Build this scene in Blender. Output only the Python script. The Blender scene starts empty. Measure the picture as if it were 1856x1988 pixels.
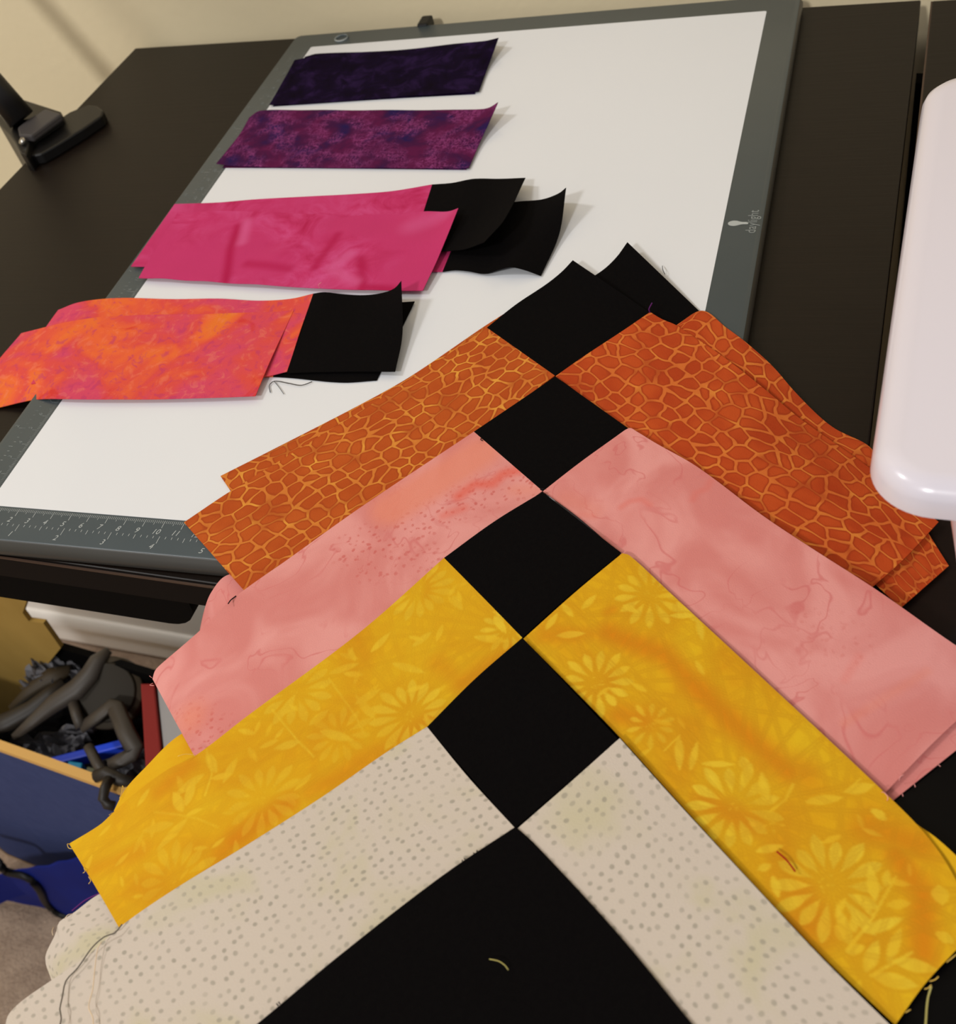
import bpy, bmesh, math, random
import numpy as np
from mathutils import Vector, Matrix

# ---------------------------------------------------------------- camera
F_PX = 2117.7
CAM_ROT = (0.730680811, 0.203425710, 0.266070438)
CAM = np.array([0.385452793, -0.255234570, 0.328167797])   # relative to the top of the light pad
ZD = 0.75                                                   # height of the light pad's top above the floor
scene = bpy.context.scene
COL = scene.collection
cd = bpy.data.cameras.new('camera'); cam = bpy.data.objects.new('camera', cd); COL.objects.link(cam)
cam.location = (CAM[0], CAM[1], CAM[2] + ZD); cam.rotation_euler = CAM_ROT
cd.sensor_fit = 'HORIZONTAL'; cd.sensor_width = 36.0; cd.lens = F_PX / 1856 * 36.0
cd.clip_start = 0.01; cd.clip_end = 50
cd.dof.use_dof = True; cd.dof.focus_distance = 0.47; cd.dof.aperture_fstop = 20.0
scene.camera = cam

# ---------------------------------------------------------------- world, lights, exposure
w = bpy.data.worlds.new('world'); scene.world = w; w.use_nodes = True
bg = w.node_tree.nodes['Background']; bg.inputs['Color'].default_value = (1.0, 0.995, 0.985, 1); bg.inputs['Strength'].default_value = 0.40

def area(name, loc, target, size, power, color):
    l = bpy.data.lights.new(name, 'AREA'); l.shape = 'DISK'; l.size = size; l.energy = power; l.color = color
    o = bpy.data.objects.new(name, l); COL.objects.link(o); o.location = loc
    d = Vector(target) - Vector(loc); o.rotation_euler = d.to_track_quat('-Z', 'Y').to_euler()
    return o
area('ceiling_light_back', (-1.15, -0.35, 2.45), (0.1, 0.25, ZD), 0.30, 13, (1.0, 0.99, 0.975))
area('ceiling_light_front', (-0.15, -1.95, 2.38), (0.1, 0.3, ZD), 0.26, 26, (1.0, 0.99, 0.975))
vs = scene.view_settings
vs.view_transform = 'Standard'; vs.look = 'None'; vs.exposure = 0.0; vs.gamma = 1.0; vs.use_curve_mapping = False

# ---------------------------------------------------------------- pixel -> place
_R = np.array(Matrix(cam.rotation_euler.to_matrix()))
def _ray(u, v): return _R @ np.array([(u - 928) / F_PX, -(v - 994) / F_PX, -1.0])
def U(u, v, h=0.0):
    """where the line of sight of a photo pixel meets the level h (metres above the pad's top)"""
    d = _ray(u, v); P = CAM + d * (h - CAM[2]) / d[2]
    return np.array([P[0], P[1], P[2] + ZD])
def UY(u, v, Y):
    d = _ray(u, v); P = CAM + d * (Y - CAM[1]) / d[1]
    return np.array([P[0], P[1], P[2] + ZD])

# ---------------------------------------------------------------- materials
def S(r, g, b, k=1.0):
    def f(c):
        c /= 255.0
        return c / 12.92 if c <= 0.04045 else ((c + 0.055) / 1.055) ** 2.4
    kk = k if isinstance(k, tuple) else (k, k, k)
    return (min(f(r) * kk[0], .95), min(f(g) * kk[1], .95), min(f(b) * kk[2], .95), 1.0)
MATS = {}
class NT:
    def __init__(s, name, rough=0.8, spec=0.3, **kw):
        m = bpy.data.materials.new(name); m.use_nodes = True; s.m = m; s.t = m.node_tree; s.b = s.t.nodes['Principled BSDF']
        s.b.inputs['Roughness'].default_value = rough; s.b.inputs['Specular IOR Level'].default_value = spec
        for k, v in kw.items(): s.b.inputs[k.replace('_', ' ')].default_value = v
        MATS[name] = m
    def n(s, t, **kw):
        o = s.t.nodes.new('ShaderNode' + t)
        for k, v in kw.items(): setattr(o, k, v)
        return o
    def l(s, a, b): s.t.links.new(a, b)
    def set(s, sock, v):
        if isinstance(v, (int, float)): sock.default_value = v
        elif isinstance(v, (tuple, list)): sock.default_value = v
        else: s.l(v, sock)
    def coord(s, kind='UV', scale=(1, 1, 1), loc=(0, 0, 0), rot=0):
        c = s.n('TexCoord'); mp = s.n('Mapping'); s.l(c.outputs[kind], mp.inputs['Vector'])
        mp.inputs['Scale'].default_value = scale; mp.inputs['Location'].default_value = loc; mp.inputs['Rotation'].default_value = (0, 0, rot)
        return mp.outputs['Vector']
    def noise(s, vec, scale, detail=3, rough=0.55, dist=0.0):
        o = s.n('TexNoise'); s.l(vec, o.inputs['Vector']); o.inputs['Scale'].default_value = scale
        o.inputs['Detail'].default_value = detail; o.inputs['Roughness'].default_value = rough; o.inputs['Distortion'].default_value = dist
        return o.outputs['Fac']
    def vor(s, vec, scale, feature='F1', rnd=1.0, out='Distance', metric='EUCLIDEAN'):
        o = s.n('TexVoronoi', feature=feature); o.voronoi_dimensions = '2D'; o.distance = metric; s.l(vec, o.inputs['Vector']); o.inputs['Scale'].default_value = scale
        if metric == 'MINKOWSKI': o.inputs['Exponent'].default_value = 3.2
        o.inputs['Randomness'].default_value = rnd
        return o.outputs[out]
    def math(s, op, a, b=0.0, clamp=False):
        o = s.n('Math', operation=op); o.use_clamp = clamp; s.set(o.inputs[0], a); s.set(o.inputs[1], b); return o.outputs[0]
    def step(s, x, a, b, lo=0.0, hi=1.0):
        o = s.n('MapRange', interpolation_type='SMOOTHSTEP'); s.set(o.inputs['Value'], x)
        for k, v in (('From Min', a), ('From Max', b), ('To Min', lo), ('To Max', hi)): o.inputs[k].default_value = v
        return o.outputs['Result']
    def ramp(s, x, stops):
        o = s.n('ValToRGB'); s.set(o.inputs['Fac'], x); e = o.color_ramp.elements
        while len(e) < len(stops): e.new(0.5)
        for el, (p, c) in zip(e, stops): el.position = p; el.color = c
        return o.outputs['Color']
    def mix(s, f, a, b):
        o = s.n('Mix', data_type='RGBA'); s.set(o.inputs['Factor'], f); s.set(o.inputs[6], a); s.set(o.inputs[7], b); return o.outputs[2]
    def attr(s, name='print'):
        a = s.n('Attribute', attribute_name=name); sp = s.n('SeparateColor'); s.l(a.outputs['Color'], sp.inputs[0]); return sp.outputs
    def warp(s, vec, amount, scale):
        nz = s.n('TexNoise'); s.l(vec, nz.inputs['Vector']); nz.inputs['Scale'].default_value = scale; nz.inputs['Detail'].default_value = 2
        a = s.n('VectorMath', operation='SUBTRACT'); s.l(nz.outputs['Color'], a.inputs[0]); a.inputs[1].default_value = (.5, .5, .5)
        m = s.n('VectorMath', operation='SCALE'); s.l(a.outputs[0], m.inputs[0]); m.inputs['Scale'].default_value = amount
        d = s.n('VectorMath', operation='ADD'); s.l(vec, d.inputs[0]); s.l(m.outputs[0], d.inputs[1]); return d.outputs[0]
    def color(s, c): s.set(s.b.inputs['Base Color'], c); return s
    def bump(s, h, strength=0.2, dist=0.001):
        o = s.n('Bump'); s.l(h, o.inputs['Height']); o.inputs['Strength'].default_value = strength; o.inputs['Distance'].default_value = dist
        s.l(o.outputs['Normal'], s.b.inputs['Normal']); return s
    def weave(s, k=0.25):
        v = s.coord('UV'); return s.bump(s.noise(v, 1800, 2), k, 0.0006)

def plain(name, c, rough=0.6, spec=0.3, **kw):
    t = NT(name, rough, spec, **kw); t.color(c); return t
K = (1.02, 1.06, 1.09)                                             # reflectance of a colour read off the photo under its warm light
# fabrics: print and dye, plus fold shade painted on the magenta
t = NT('black_cotton', 0.95, 0.06); v = t.coord('UV'); t.color(t.mix(t.noise(v, 500, 2), S(7, 5, 6), S(12, 10, 10))); t.weave(.4)
t = NT('dark_purple_batik', 0.95, 0.05); v = t.coord('UV'); t.color(t.ramp(t.noise(v, 60, 5, .65, .6), [(.3, S(14, 6, 18, K)), (.5, S(21, 9, 33, K)), (.72, S(46, 26, 66, K))])); t.weave()
t = NT('purple_batik', 0.95, 0.06); v = t.coord('UV')
base = t.ramp(t.noise(v, 38, 4, .6, .5), [(.34, S(40, 24, 72, K)), (.46, S(66, 22, 60, K)), (.60, S(90, 24, 64, K))])
lv = t.noise(t.coord('UV', (1, 5, 1)), 120, 3, .6, .8); lu = t.noise(t.coord('UV', (4, 1.2, 1), rot=.25), 110, 3, .6, .8)
veins = t.math('MAXIMUM', t.step(t.math('ABSOLUTE', t.math('SUBTRACT', lv, .5)), .0, .035, 1, 0), t.step(t.math('ABSOLUTE', t.math('SUBTRACT', lu, .5)), .0, .035, 1, 0))
t.color(t.mix(t.math('MULTIPLY', veins, t.step(t.noise(v, 55, 2), .40, .60, 0, .85)), base, S(150, 66, 122, K))); t.weave()
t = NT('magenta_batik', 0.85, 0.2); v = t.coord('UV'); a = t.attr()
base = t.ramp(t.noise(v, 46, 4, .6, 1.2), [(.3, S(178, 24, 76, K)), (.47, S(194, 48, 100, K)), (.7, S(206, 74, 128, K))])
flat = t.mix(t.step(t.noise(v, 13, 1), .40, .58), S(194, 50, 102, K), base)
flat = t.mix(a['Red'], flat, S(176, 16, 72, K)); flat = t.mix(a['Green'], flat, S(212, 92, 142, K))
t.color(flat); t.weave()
t = NT('coral_batik', 0.85, 0.2); v = t.coord('UV')
base = t.ramp(t.noise(v, 22, 3, .5, .8), [(.28, S(228, 118, 36, K)), (.39, S(230, 98, 50, K)), (.48, S(218, 74, 62, K)), (.62, S(210, 68, 94, K))])
sp = t.noise(v, 150, 3, .6, .8)
c1 = t.mix(t.step(sp, .54, .68, 0, .55), base, S(186, 52, 98, K)); c1 = t.mix(t.step(sp, .32, .46, .30, 0), c1, S(234, 132, 98, K))
c1 = t.mix(t.step(t.noise(v, 30, 4, .6, 1.4), .58, .70, 0, .75), c1, S(206, 44, 40, K)); t.color(c1); t.weave()

def orange(name, cell_a, cell_b, line_a, line_b, sc):
    t = NT(name, 0.85, 0.2); v = t.coord('UV', (1, 1.3, 1)); vw = t.warp(v, .011, 28)
    f = t.math('SUBTRACT', t.vor(vw, sc, 'F2', .74, metric='MINKOWSKI'), t.vor(vw, sc, 'F1', .74, metric='MINKOWSKI'))
    dirt = t.noise(v, 60, 4)
    cell = t.mix(t.step(t.noise(v, 30, 3), .35, .65), cell_a, cell_b)
    rim = t.mix(.28, cell_a, S(130, 46, 12, K))
    c = t.mix(t.step(f, .13, .34), rim, cell)
    line = t.mix(t.step(dirt, .46, .70), line_a, line_b)
    faded = t.step(t.noise(v, 38, 2), .34, .50, .35, 1.0)           # where the resist print is faint
    m = t.math('MULTIPLY', t.step(f, .085, .15, 1, 0), faded)
    t.color(t.mix(m, c, line)); t.weave()
orange('orange_crackle_batik', S(176, 72, 20, K), S(188, 84, 26, K), S(206, 116, 44, K), S(224, 150, 56, K), 120)
orange('rust_crackle_batik', S(174, 60, 18, K), S(192, 76, 26, K), S(206, 104, 42, K), S(218, 128, 50, K), 112)

t = NT('pink_batik', 0.85, 0.2); v = t.coord('UV'); a = t.attr()
base = t.mix(t.step(t.noise(v, 26, 3, .5, .7), .36, .64), S(212, 127, 119, K), S(226, 150, 142, K))
wv = t.noise(v, 34, 2, .5, 1.6)
vein = t.math('MULTIPLY', t.step(t.math('ABSOLUTE', t.math('SUBTRACT', wv, .5)), .0, .022, 1, 0), t.step(t.noise(v, 28, 1), .42, .60, 0, .62))
c1 = t.mix(vein, base, S(206, 108, 104, K))
spots = t.step(t.vor(t.warp(v, .003, 160), 290, 'F1', 1.0), .14, .32, 1, 0)
spots = t.math('MULTIPLY', spots, t.step(t.noise(v, 300, 2), .40, .55))
c1 = t.mix(t.math('MULTIPLY', spots, t.math('MULTIPLY', a['Green'], .62)), c1, S(196, 84, 76, K))
c1 = t.mix(t.math('MULTIPLY', a['Red'], .85), c1, S(222, 98, 80, K)); c1 = t.mix(t.math('MULTIPLY', a['Blue'], .8), c1, S(226, 134, 110, K)); t.color(c1); t.weave()

t = NT('yellow_batik', 0.85, 0.2); v = t.coord('UV'); a = t.attr()
base = t.ramp(t.noise(v, 24, 4, .55, .6), [(.3, S(212, 142, 14, K)), (.46, S(220, 162, 18, K)), (.66, S(224, 176, 24, K))])
c1 = t.mix(t.math('MULTIPLY', a['Green'], .8), base, S(212, 122, 10, K))
c1 = t.mix(t.math('MULTIPLY', a['Red'], t.step(t.noise(v, 40, 2), .3, .6, .45, .95)), c1, S(228, 190, 48, K))
c1 = t.mix(t.math('MULTIPLY', a['Blue'], .45), c1, S(190, 130, 14, K)); t.color(c1); t.weave()

t = NT('cream_dot_cotton', 0.9, 0.15); v = t.coord('UV', (1, 1, 1)); vw = t.warp(v, .006, 36)
base = t.mix(t.step(t.noise(v, 28, 3, .5, .5), .48, .70), S(204, 187, 171, K), S(198, 184, 154, K))
dot = t.step(t.vor(vw, 246, 'F1', .46), .13, .26, 1, 0); dot = t.math('MULTIPLY', dot, t.step(t.noise(v, 75, 2), .32, .68, .26, .72))
t.color(t.mix(dot, base, S(150, 140, 124, K))); t.weave()

# furniture
t = NT('dark_wood', 0.42, 0.20); v = t.coord('Object', (3, 60, 10)); g = t.noise(v, 6, 5, .6, .4)
t.color(t.mix(g, S(15, 9, 6), S(27, 18, 12))); t.bump(g, .12, .0008)
plain('front_edge', S(12, 7, 6), .6, .12)
plain('edge_band_and_highlight', S(70, 50, 38), .45, .4)  # brown of the second desk's edge band and the painted front-edge highlight
t = NT('black_gloss_top', 0.30, 0.10); v = t.coord('Object', (2, 30, 10)); t.color(t.mix(t.noise(v, 6, 3), S(3, 2, 3), S(6, 5, 6)))
plain('black_drawer', S(5, 4, 4), .75, .08)
t = NT('pad_screen', 0.18, 0.35); v = t.coord('Object'); t.color(t.mix(t.noise(v, 9, 2), S(227, 228, 232), S(231, 232, 236))); t.b.inputs['Coat Weight'].default_value = .0
t = NT('pad_border', 0.33, 0.45); v = t.coord('Object'); t.color(t.mix(t.noise(v, 25, 3), S(57, 67, 71), S(66, 75, 79)))
plain('pad_edge', S(58, 56, 52), .4, .4)
plain('print_dim', S(138, 143, 141), .6, .3)
plain('print_white', S(176, 180, 178), .6, .3)
t = NT('print_faint', 0.6, 0.3); v = t.coord('Object'); t.color(t.mix(t.step(t.noise(v, 60, 2), .35, .65), S(98, 105, 105), S(170, 174, 172)))
t = NT('wall_paint', 0.85, 0.2); v = t.coord('Object'); t.color(t.mix(t.noise(v, 3, 3), S(178, 165, 136, 1.82), S(184, 171, 142, 1.82))); t.bump(t.noise(v, 130, 4), .15, .002)
t = NT('carpet', 0.98, 0.05); v = t.coord('Object'); t.color(t.mix(t.noise(v, 45, 6, .7), S(112, 92, 78, 1.7), S(176, 154, 134, 1.7))); t.bump(t.noise(v, 260, 4, .7), .9, .006)
plain('white_plastic', S(226, 219, 229), .25, .5, Coat_Weight=.3, Coat_Roughness=.1)
plain('white_bin_plastic', S(246, 240, 232), .5, .35)
plain('lamp_black', S(13, 11, 11), .42, .45)
plain('lamp_grey', S(66, 62, 62), .5, .4)
plain('steel', S(190, 186, 178), .25, .5, Metallic=.9)
t = NT('blue_canvas', 0.9, 0.1); v = t.coord('Object', (1, 1, 1)); t.color(t.mix(t.noise(v, 90, 3), S(46, 54, 90, 1.5), S(60, 68, 104, 1.5))); t.bump(t.noise(v, 900, 1), .3, .001)
t = NT('cardboard', 0.85, 0.15); v = t.coord('Object'); t.color(t.mix(t.noise(v, 24, 3), S(136, 108, 52, 1.3), S(156, 126, 66, 1.3)))
plain('tan_binding', S(190, 148, 84, 1.5), .7, .2)
t = NT('royal_blue_nylon', 0.65, 0.15); v = t.coord('Object'); t.color(t.mix(t.noise(v, 12, 3), S(4, 14, 80, 1.4), S(7, 32, 116, 1.4)))
plain('clamp_grey', S(62, 55, 48, 1.2), .5, .4)
plain('clamp_dark', S(40, 34, 28, 1.2), .5, .4)
plain('disc_brown', S(54, 44, 30, 1.2), .55, .3)
plain('disc_dark', S(38, 31, 20, 1.2), .6, .25)
plain('cobalt_plastic', S(34, 66, 196, 1.5), .4, .4)
plain('teal_plastic', S(16, 132, 176, 1.5), .4, .4)
plain('sky_plastic', S(76, 130, 172, 1.4), .5, .4)
plain('olive_plastic', S(96, 100, 78, 1.3), .4, .4)
plain('red_cloth', S(120, 34, 30, 1.5), .75, .25)
plain('grey_card', S(150, 146, 144, 1.4), .75, .2)
plain('black_rubber', S(6, 6, 8), .5, .35)
t = NT('crinkled_film', 0.14, 0.6); t.color(S(128, 126, 130)); t.b.inputs['Alpha'].default_value = 0.75
plain('thread_black', S(18, 14, 20), .8, .2)
plain('thread_grey', S(104, 96, 86), .8, .2)
plain('thread_red', S(160, 24, 8), .7, .2)
plain('thread_olive', S(176, 164, 96, 1.2), .7, .2)
plain('thread_purple', S(84, 30, 96, 1.2), .7, .2)
plain('thread_cream', S(214, 190, 160, 1.2), .7, .2)
plain('thread_pink', S(222, 150, 146, 1.2), .7, .2)
plain('thread_yellow', S(224, 186, 92, 1.2), .7, .2)
M = MATS

# ---------------------------------------------------------------- mesh helpers
def link(name, verts, faces, mat, parent=None, smooth=True, origin=None):
    verts = np.asarray(verts, float)
    o3 = np.array(origin) if origin is not None else np.array([verts[:, 0].mean(), verts[:, 1].mean(), verts[:, 2].min()])
    me = bpy.data.meshes.new(name); me.from_pydata((verts - o3).tolist(), [], [tuple(int(i) for i in f) for f in faces]); me.update()
    if mat: me.materials.append(M[mat])
    if smooth:
        for p in me.polygons: p.use_smooth = True
    o = bpy.data.objects.new(name, me); COL.objects.link(o)
    if parent is not None:
        o.parent = parent; o.location = Vector(o3) - Vector(parent['_o']) if '_o' in parent else Vector(o3) - parent.location
    else: o.location = o3
    o['_o'] = [float(x) for x in o3]
    return o
def empty(name, loc):
    o = bpy.data.objects.new(name, None); COL.objects.link(o); o.location = [float(x) for x in loc]; o.empty_display_size = .02
    o['_o'] = [float(x) for x in loc]; return o
def tag(o, label=None, cat=None, group=None, kind=None):
    if label: o['label'] = label
    if cat: o['category'] = cat
    if group: o['group'] = group
    if kind: o['kind'] = kind
    return o
def sharp(o, ang=35):
    me = o.data; bm = bmesh.new(); bm.from_mesh(me)
    for e in bm.edges:
        if len(e.link_faces) == 2 and e.calc_face_angle(0) > math.radians(ang): e.smooth = False
    bm.to_mesh(me); bm.free(); return o
def box(name, lo, hi, mat, parent=None, rot=0.0, pivot=(0, 0), bev=0.0):
    v = []
    for z in (lo[2], hi[2]):
        for x, y in ((lo[0], lo[1]), (hi[0], lo[1]), (hi[0], hi[1]), (lo[0], hi[1])): v.append((x, y, z))
    v = rotz(v, rot, pivot)
    o = link(name, v, [(3, 2, 1, 0), (4, 5, 6, 7), (0, 1, 5, 4), (1, 2, 6, 5), (2, 3, 7, 6), (3, 0, 4, 7)], mat, parent, smooth=False)
    if bev:
        bm = bmesh.new(); bm.from_mesh(o.data); bmesh.ops.bevel(bm, geom=bm.edges[:], offset=bev, segments=2, affect='EDGES', profile=.5); bm.to_mesh(o.data); bm.free()
    return o
def rotz(v, a, pivot=(0, 0)):
    v = np.array(v, float); c, s = math.cos(a), math.sin(a); x = v[:, 0] - pivot[0]; y = v[:, 1] - pivot[1]
    v[:, 0] = pivot[0] + c * x - s * y; v[:, 1] = pivot[1] + s * x + c * y; return v
def rrect(x0, y0, x1, y1, r, n=8):
    out = []
    for cx, cy, a0 in ((x1 - r, y1 - r, 0), (x0 + r, y1 - r, 90), (x0 + r, y0 + r, 180), (x1 - r, y0 + r, 270)):
        for i in range(n + 1):
            a = math.radians(a0 + 90 * i / n); out.append((cx + r * math.cos(a), cy + r * math.sin(a)))
    return out
def slab(name, x0, y0, x1, y1, r, profile, mat, parent=None, rot=0.0, pivot=(0, 0), n=8):
    """rounded rectangle; profile = [(inset, z), ...] from bottom to top"""
    V = []; Fc = []; k = 4 * (n + 1)
    for ins, z in profile:
        rr = max(r - ins, .0004)
        V += [(x, y, z) for x, y in rrect(x0 + ins, y0 + ins, x1 - ins, y1 - ins, rr, n)]
    for j in range(len(profile) - 1):
        for i in range(k):
            a = j * k + i; b = j * k + (i + 1) % k; Fc.append((a, b, b + k, a + k))
    Fc.append(tuple(range(k))[::-1]); Fc.append(tuple(range((len(profile) - 1) * k, len(profile) * k)))
    o = link(name, rotz(V, rot, pivot), Fc, mat, parent); return sharp(o, 40)
def tube(name, pts, rad, mat, parent=None, n=8, flat=1.0, up=(0, 0, 1)):
    pts = [Vector(p) for p in pts]; m = len(pts)
    rad = [rad] * m if isinstance(rad, (int, float)) else rad
    V = []; Fc = []
    for i, p in enumerate(pts):
        d = (pts[min(i + 1, m - 1)] - pts[max(i - 1, 0)]).normalized()
        s = d.cross(Vector(up));  s = s.normalized() if s.length > 1e-6 else d.cross(Vector((1, 0, 0))).normalized()
        q = s.cross(d).normalized()
        for k in range(n):
            a = 2 * math.pi * k / n
            V.append(p + s * (rad[i] * math.cos(a)) + q * (rad[i] * flat * math.sin(a)))
    for i in range(m - 1):
        for k in range(n): Fc.append((i * n + k, i * n + (k + 1) % n, (i + 1) * n + (k + 1) % n, (i + 1) * n + k))
    Fc.append(tuple(range(n))[::-1]); Fc.append(tuple(range((m - 1) * n, m * n)))
    return link(name, [tuple(v) for v in V], Fc, mat, parent)
def spline(P, n):
    """catmull-rom through P, n samples evenly spaced by chord length"""
    P = np.asarray(P, float)
    if len(P) == 2:
        t = np.linspace(0, 1, n)[:, None]; return P[0] * (1 - t) + P[1] * t
    d = np.r_[0, np.cumsum(np.linalg.norm(np.diff(P, axis=0), axis=1))]; d /= d[-1]
    T = np.zeros_like(P)
    T[1:-1] = (P[2:] - P[:-2]) / (d[2:] - d[:-2])[:, None]; T[0] = (P[1] - P[0]) / (d[1] - d[0]); T[-1] = (P[-1] - P[-2]) / (d[-1] - d[-2])
    t = np.linspace(0, 1, n); i = np.clip(np.searchsorted(d, t, 'right') - 1, 0, len(P) - 2)
    h = (d[i + 1] - d[i])[:, None]; s = ((t - d[i])[:, None]) / h
    return (2*s**3-3*s**2+1)*P[i] + (s**3-2*s**2+s)*h*T[i] + (-2*s**3+3*s**2)*P[i+1] + (s**3-s**2)*h*T[i+1]
def smooth_noise(x, y, seed, sc):
    r = np.random.RandomState(seed); z = np.zeros_like(x)
    for _ in range(5):
        a = r.uniform(0, 2 * math.pi); k = r.uniform(.6, 1.5) * 2 * math.pi / sc; ph = r.uniform(0, 6.28)
        z += np.sin((np.cos(a) * x + np.sin(a) * y) * k + ph)
    return z / 5
def cloth(name, rails, mat, parent=None, res=.0016, wav=.0, seed=1, wsc=.05, paint=None, thick=.00035, uv0=(0, 0), fold=None, world=False):
    """a piece of fabric spanned between rails (edge lines given as photo pixel + level), laid in place with its own thickness"""
    P3 = [np.array([p if world else U(*p) for p in r]) for r in rails]
    L = np.mean([np.linalg.norm(np.diff(r, axis=0), axis=1).sum() for r in P3]); Wd = np.linalg.norm(P3[0].mean(0) - P3[-1].mean(0))
    nu = max(8, int(L / res) + 1); nv = max(6, int(Wd / res) + 1)
    R3 = np.array([spline(r, nu) for r in P3])                      # rails x nu x 3
    G = np.array([spline(R3[:, i], nv) for i in range(nu)])         # nu x nv x 3
    if wav: G[..., 2] += wav * (smooth_noise(G[..., 0], G[..., 1], seed, wsc) + .5) * 1.0
    uu, vv = np.meshgrid(np.linspace(0, L, nu), np.linspace(0, Wd, nv), indexing='ij')
    if fold is not None: G[..., 2] += fold(uu / L, vv / Wd, G)
    N = nu * nv; top = G.reshape(-1, 3); bot = top.copy(); bot[:, 2] -= thick
    idx = np.arange(N).reshape(nu, nv)
    a, b, c, d = idx[:-1, :-1].ravel(), idx[1:, :-1].ravel(), idx[1:, 1:].ravel(), idx[:-1, 1:].ravel()
    q = np.stack([a, b, c, d], 1)
    e1 = G[1, 0] - G[0, 0]; e2 = G[0, 1] - G[0, 0]
    if np.cross(e1, e2)[2] < 0: q = q[:, ::-1]
    ring = np.r_[idx[:, 0], idx[-1, 1:], idx[-2::-1, -1], idx[0, -2:0:-1]]
    nx = np.roll(ring, -1); side = np.stack([ring, nx, nx + N, ring + N], 1)
    if np.cross(e1, e2)[2] > 0: side = side[:, ::-1]
    Fc = np.r_[q, (q + N)[:, ::-1], side]
    o = link(name, np.r_[top, bot], Fc, mat, parent)
    me = o.data
    uvl = me.uv_layers.new(name='UVMap'); uvs = np.stack([uu.ravel() + uv0[0], vv.ravel() + uv0[1]], 1); uvs = np.r_[uvs, uvs]
    li = np.empty(len(me.loops), np.int32); me.loops.foreach_get('vertex_index', li); uvl.data.foreach_set('uv', uvs[li].astype(np.float32).ravel())
    if paint is not None:
        ca = me.color_attributes.new('print', 'FLOAT_COLOR', 'POINT'); m3 = paint(top[:, 0], top[:, 1])
        m4 = np.c_[m3, np.ones(N)]; ca.data.foreach_set('color', np.r_[m4, m4].astype(np.float32).ravel())
    return sharp(o, 60)
def thread(name, pts, mat, parent=None, r=.00022, n=24):
    P = spline(np.array([U(*p) for p in pts]), n); return tube(name, [tuple(x) for x in P], r, mat, parent, n=5)

# ---------------------------------------------------------------- the setting
def struct(o): return tag(o, kind='structure')
struct(box('floor', (-2.2, -2.6, -.03), (2.6, .60, 0), 'carpet'))
DR = math.radians(-2.3)                                             # the desk and wall stand a little turned against the pad
struct(box('wall_back', (-2.4, .487, 0), (2.6, .58, 2.6), 'wall_paint', rot=DR * .6, pivot=(-.17, .48)))

struct(box('wall_left', (-2.28, -2.6, 0), (-2.2, .60, 2.6), 'wall_paint'))

# ---------------------------------------------------------------- desks
PV = (-.176, .479); DT = ZD - .0092
desk = empty('desk', (.1, .23, 0))
box('tabletop', (-.176, -.013, DT - .0165), (.4075, .479, DT), 'dark_wood', desk, DR, PV, .0008)
box('edge_band', (-.176, -.0145, DT - .0160), (.4075, -.013, DT - .0006), 'front_edge', desk, DR, PV)
box('edge_highlight', (-.1755, -.0147, DT - .0012), (.407, -.0137, DT - .0004), 'edge_band_and_highlight', desk, DR, PV)  # lighter brown strip that paints a highlight along the top front edge
for x, y in ((-.15, .43), (.36, .43), (.30, .05)): box('leg', (x, y, 0), (x + .035, y + .035, DT - .0165), 'dark_wood', desk, DR, PV)
pr = [(-.165, DT - .0165), (-.165, DT - .078)] + [(.078 + .022 * math.sin(math.radians(q)), DT - .056 - .022 * math.cos(math.radians(q))) for q in range(0, 91, 15)] + [(.100, DT - .0165)]
V = [(x, y, z) for y in (.010, .34) for x, z in pr]; n = len(pr)
sharp(link('drawer', rotz(V, DR, PV), [tuple(range(n)), tuple(range(n, 2 * n))[::-1]] + [(i, i + n, (i + 1) % n + n, (i + 1) % n) for i in range(n)], 'black_drawer', desk), 40)
tag(desk, 'dark brown wooden desk carrying the grey-framed light pad', 'desk')
desk2 = empty('desk', (.7, .23, 0))
box('tabletop', (.414, -.013, DT - .0165), (1.05, .477, DT), 'dark_wood', desk2, DR, PV, .0008)
box('edge_band', (.4132, -.013, DT - .016), (.4142, .477, DT - .0004), 'edge_band_and_highlight', desk2, DR, PV)
for x, y in ((.45, .40), (1.0, .40), (.45, .06), (1.0, .06)): box('leg', (x, y, 0), (x + .035, y + .035, DT - .0165), 'dark_wood', desk2, DR, PV)
box('back_panel', (.409, .462, .25), (1.04, .474, DT - .045), 'black_drawer', desk2, DR, PV)
tag(desk2, 'dark brown desk standing across a narrow gap, under the white appliance', 'desk')
tbl = empty('side_table', (.55, -.4, 0))
box('tabletop', (.204, -.70, ZD - .024), (.95, -.040, ZD - .0008), 'black_gloss_top', tbl, DR, (.41, -.04), .001)
for x, y in ((.30, -.66), (.90, -.66), (.30, -.10), (.90, -.10)): box('leg', (x, y, 0), (x + .03, y + .03, ZD - .024), 'black_drawer', tbl, DR, (.41, -.04))
tag(tbl, 'glossy black tabletop under the yellow and cream fabric strips', 'table')

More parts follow.
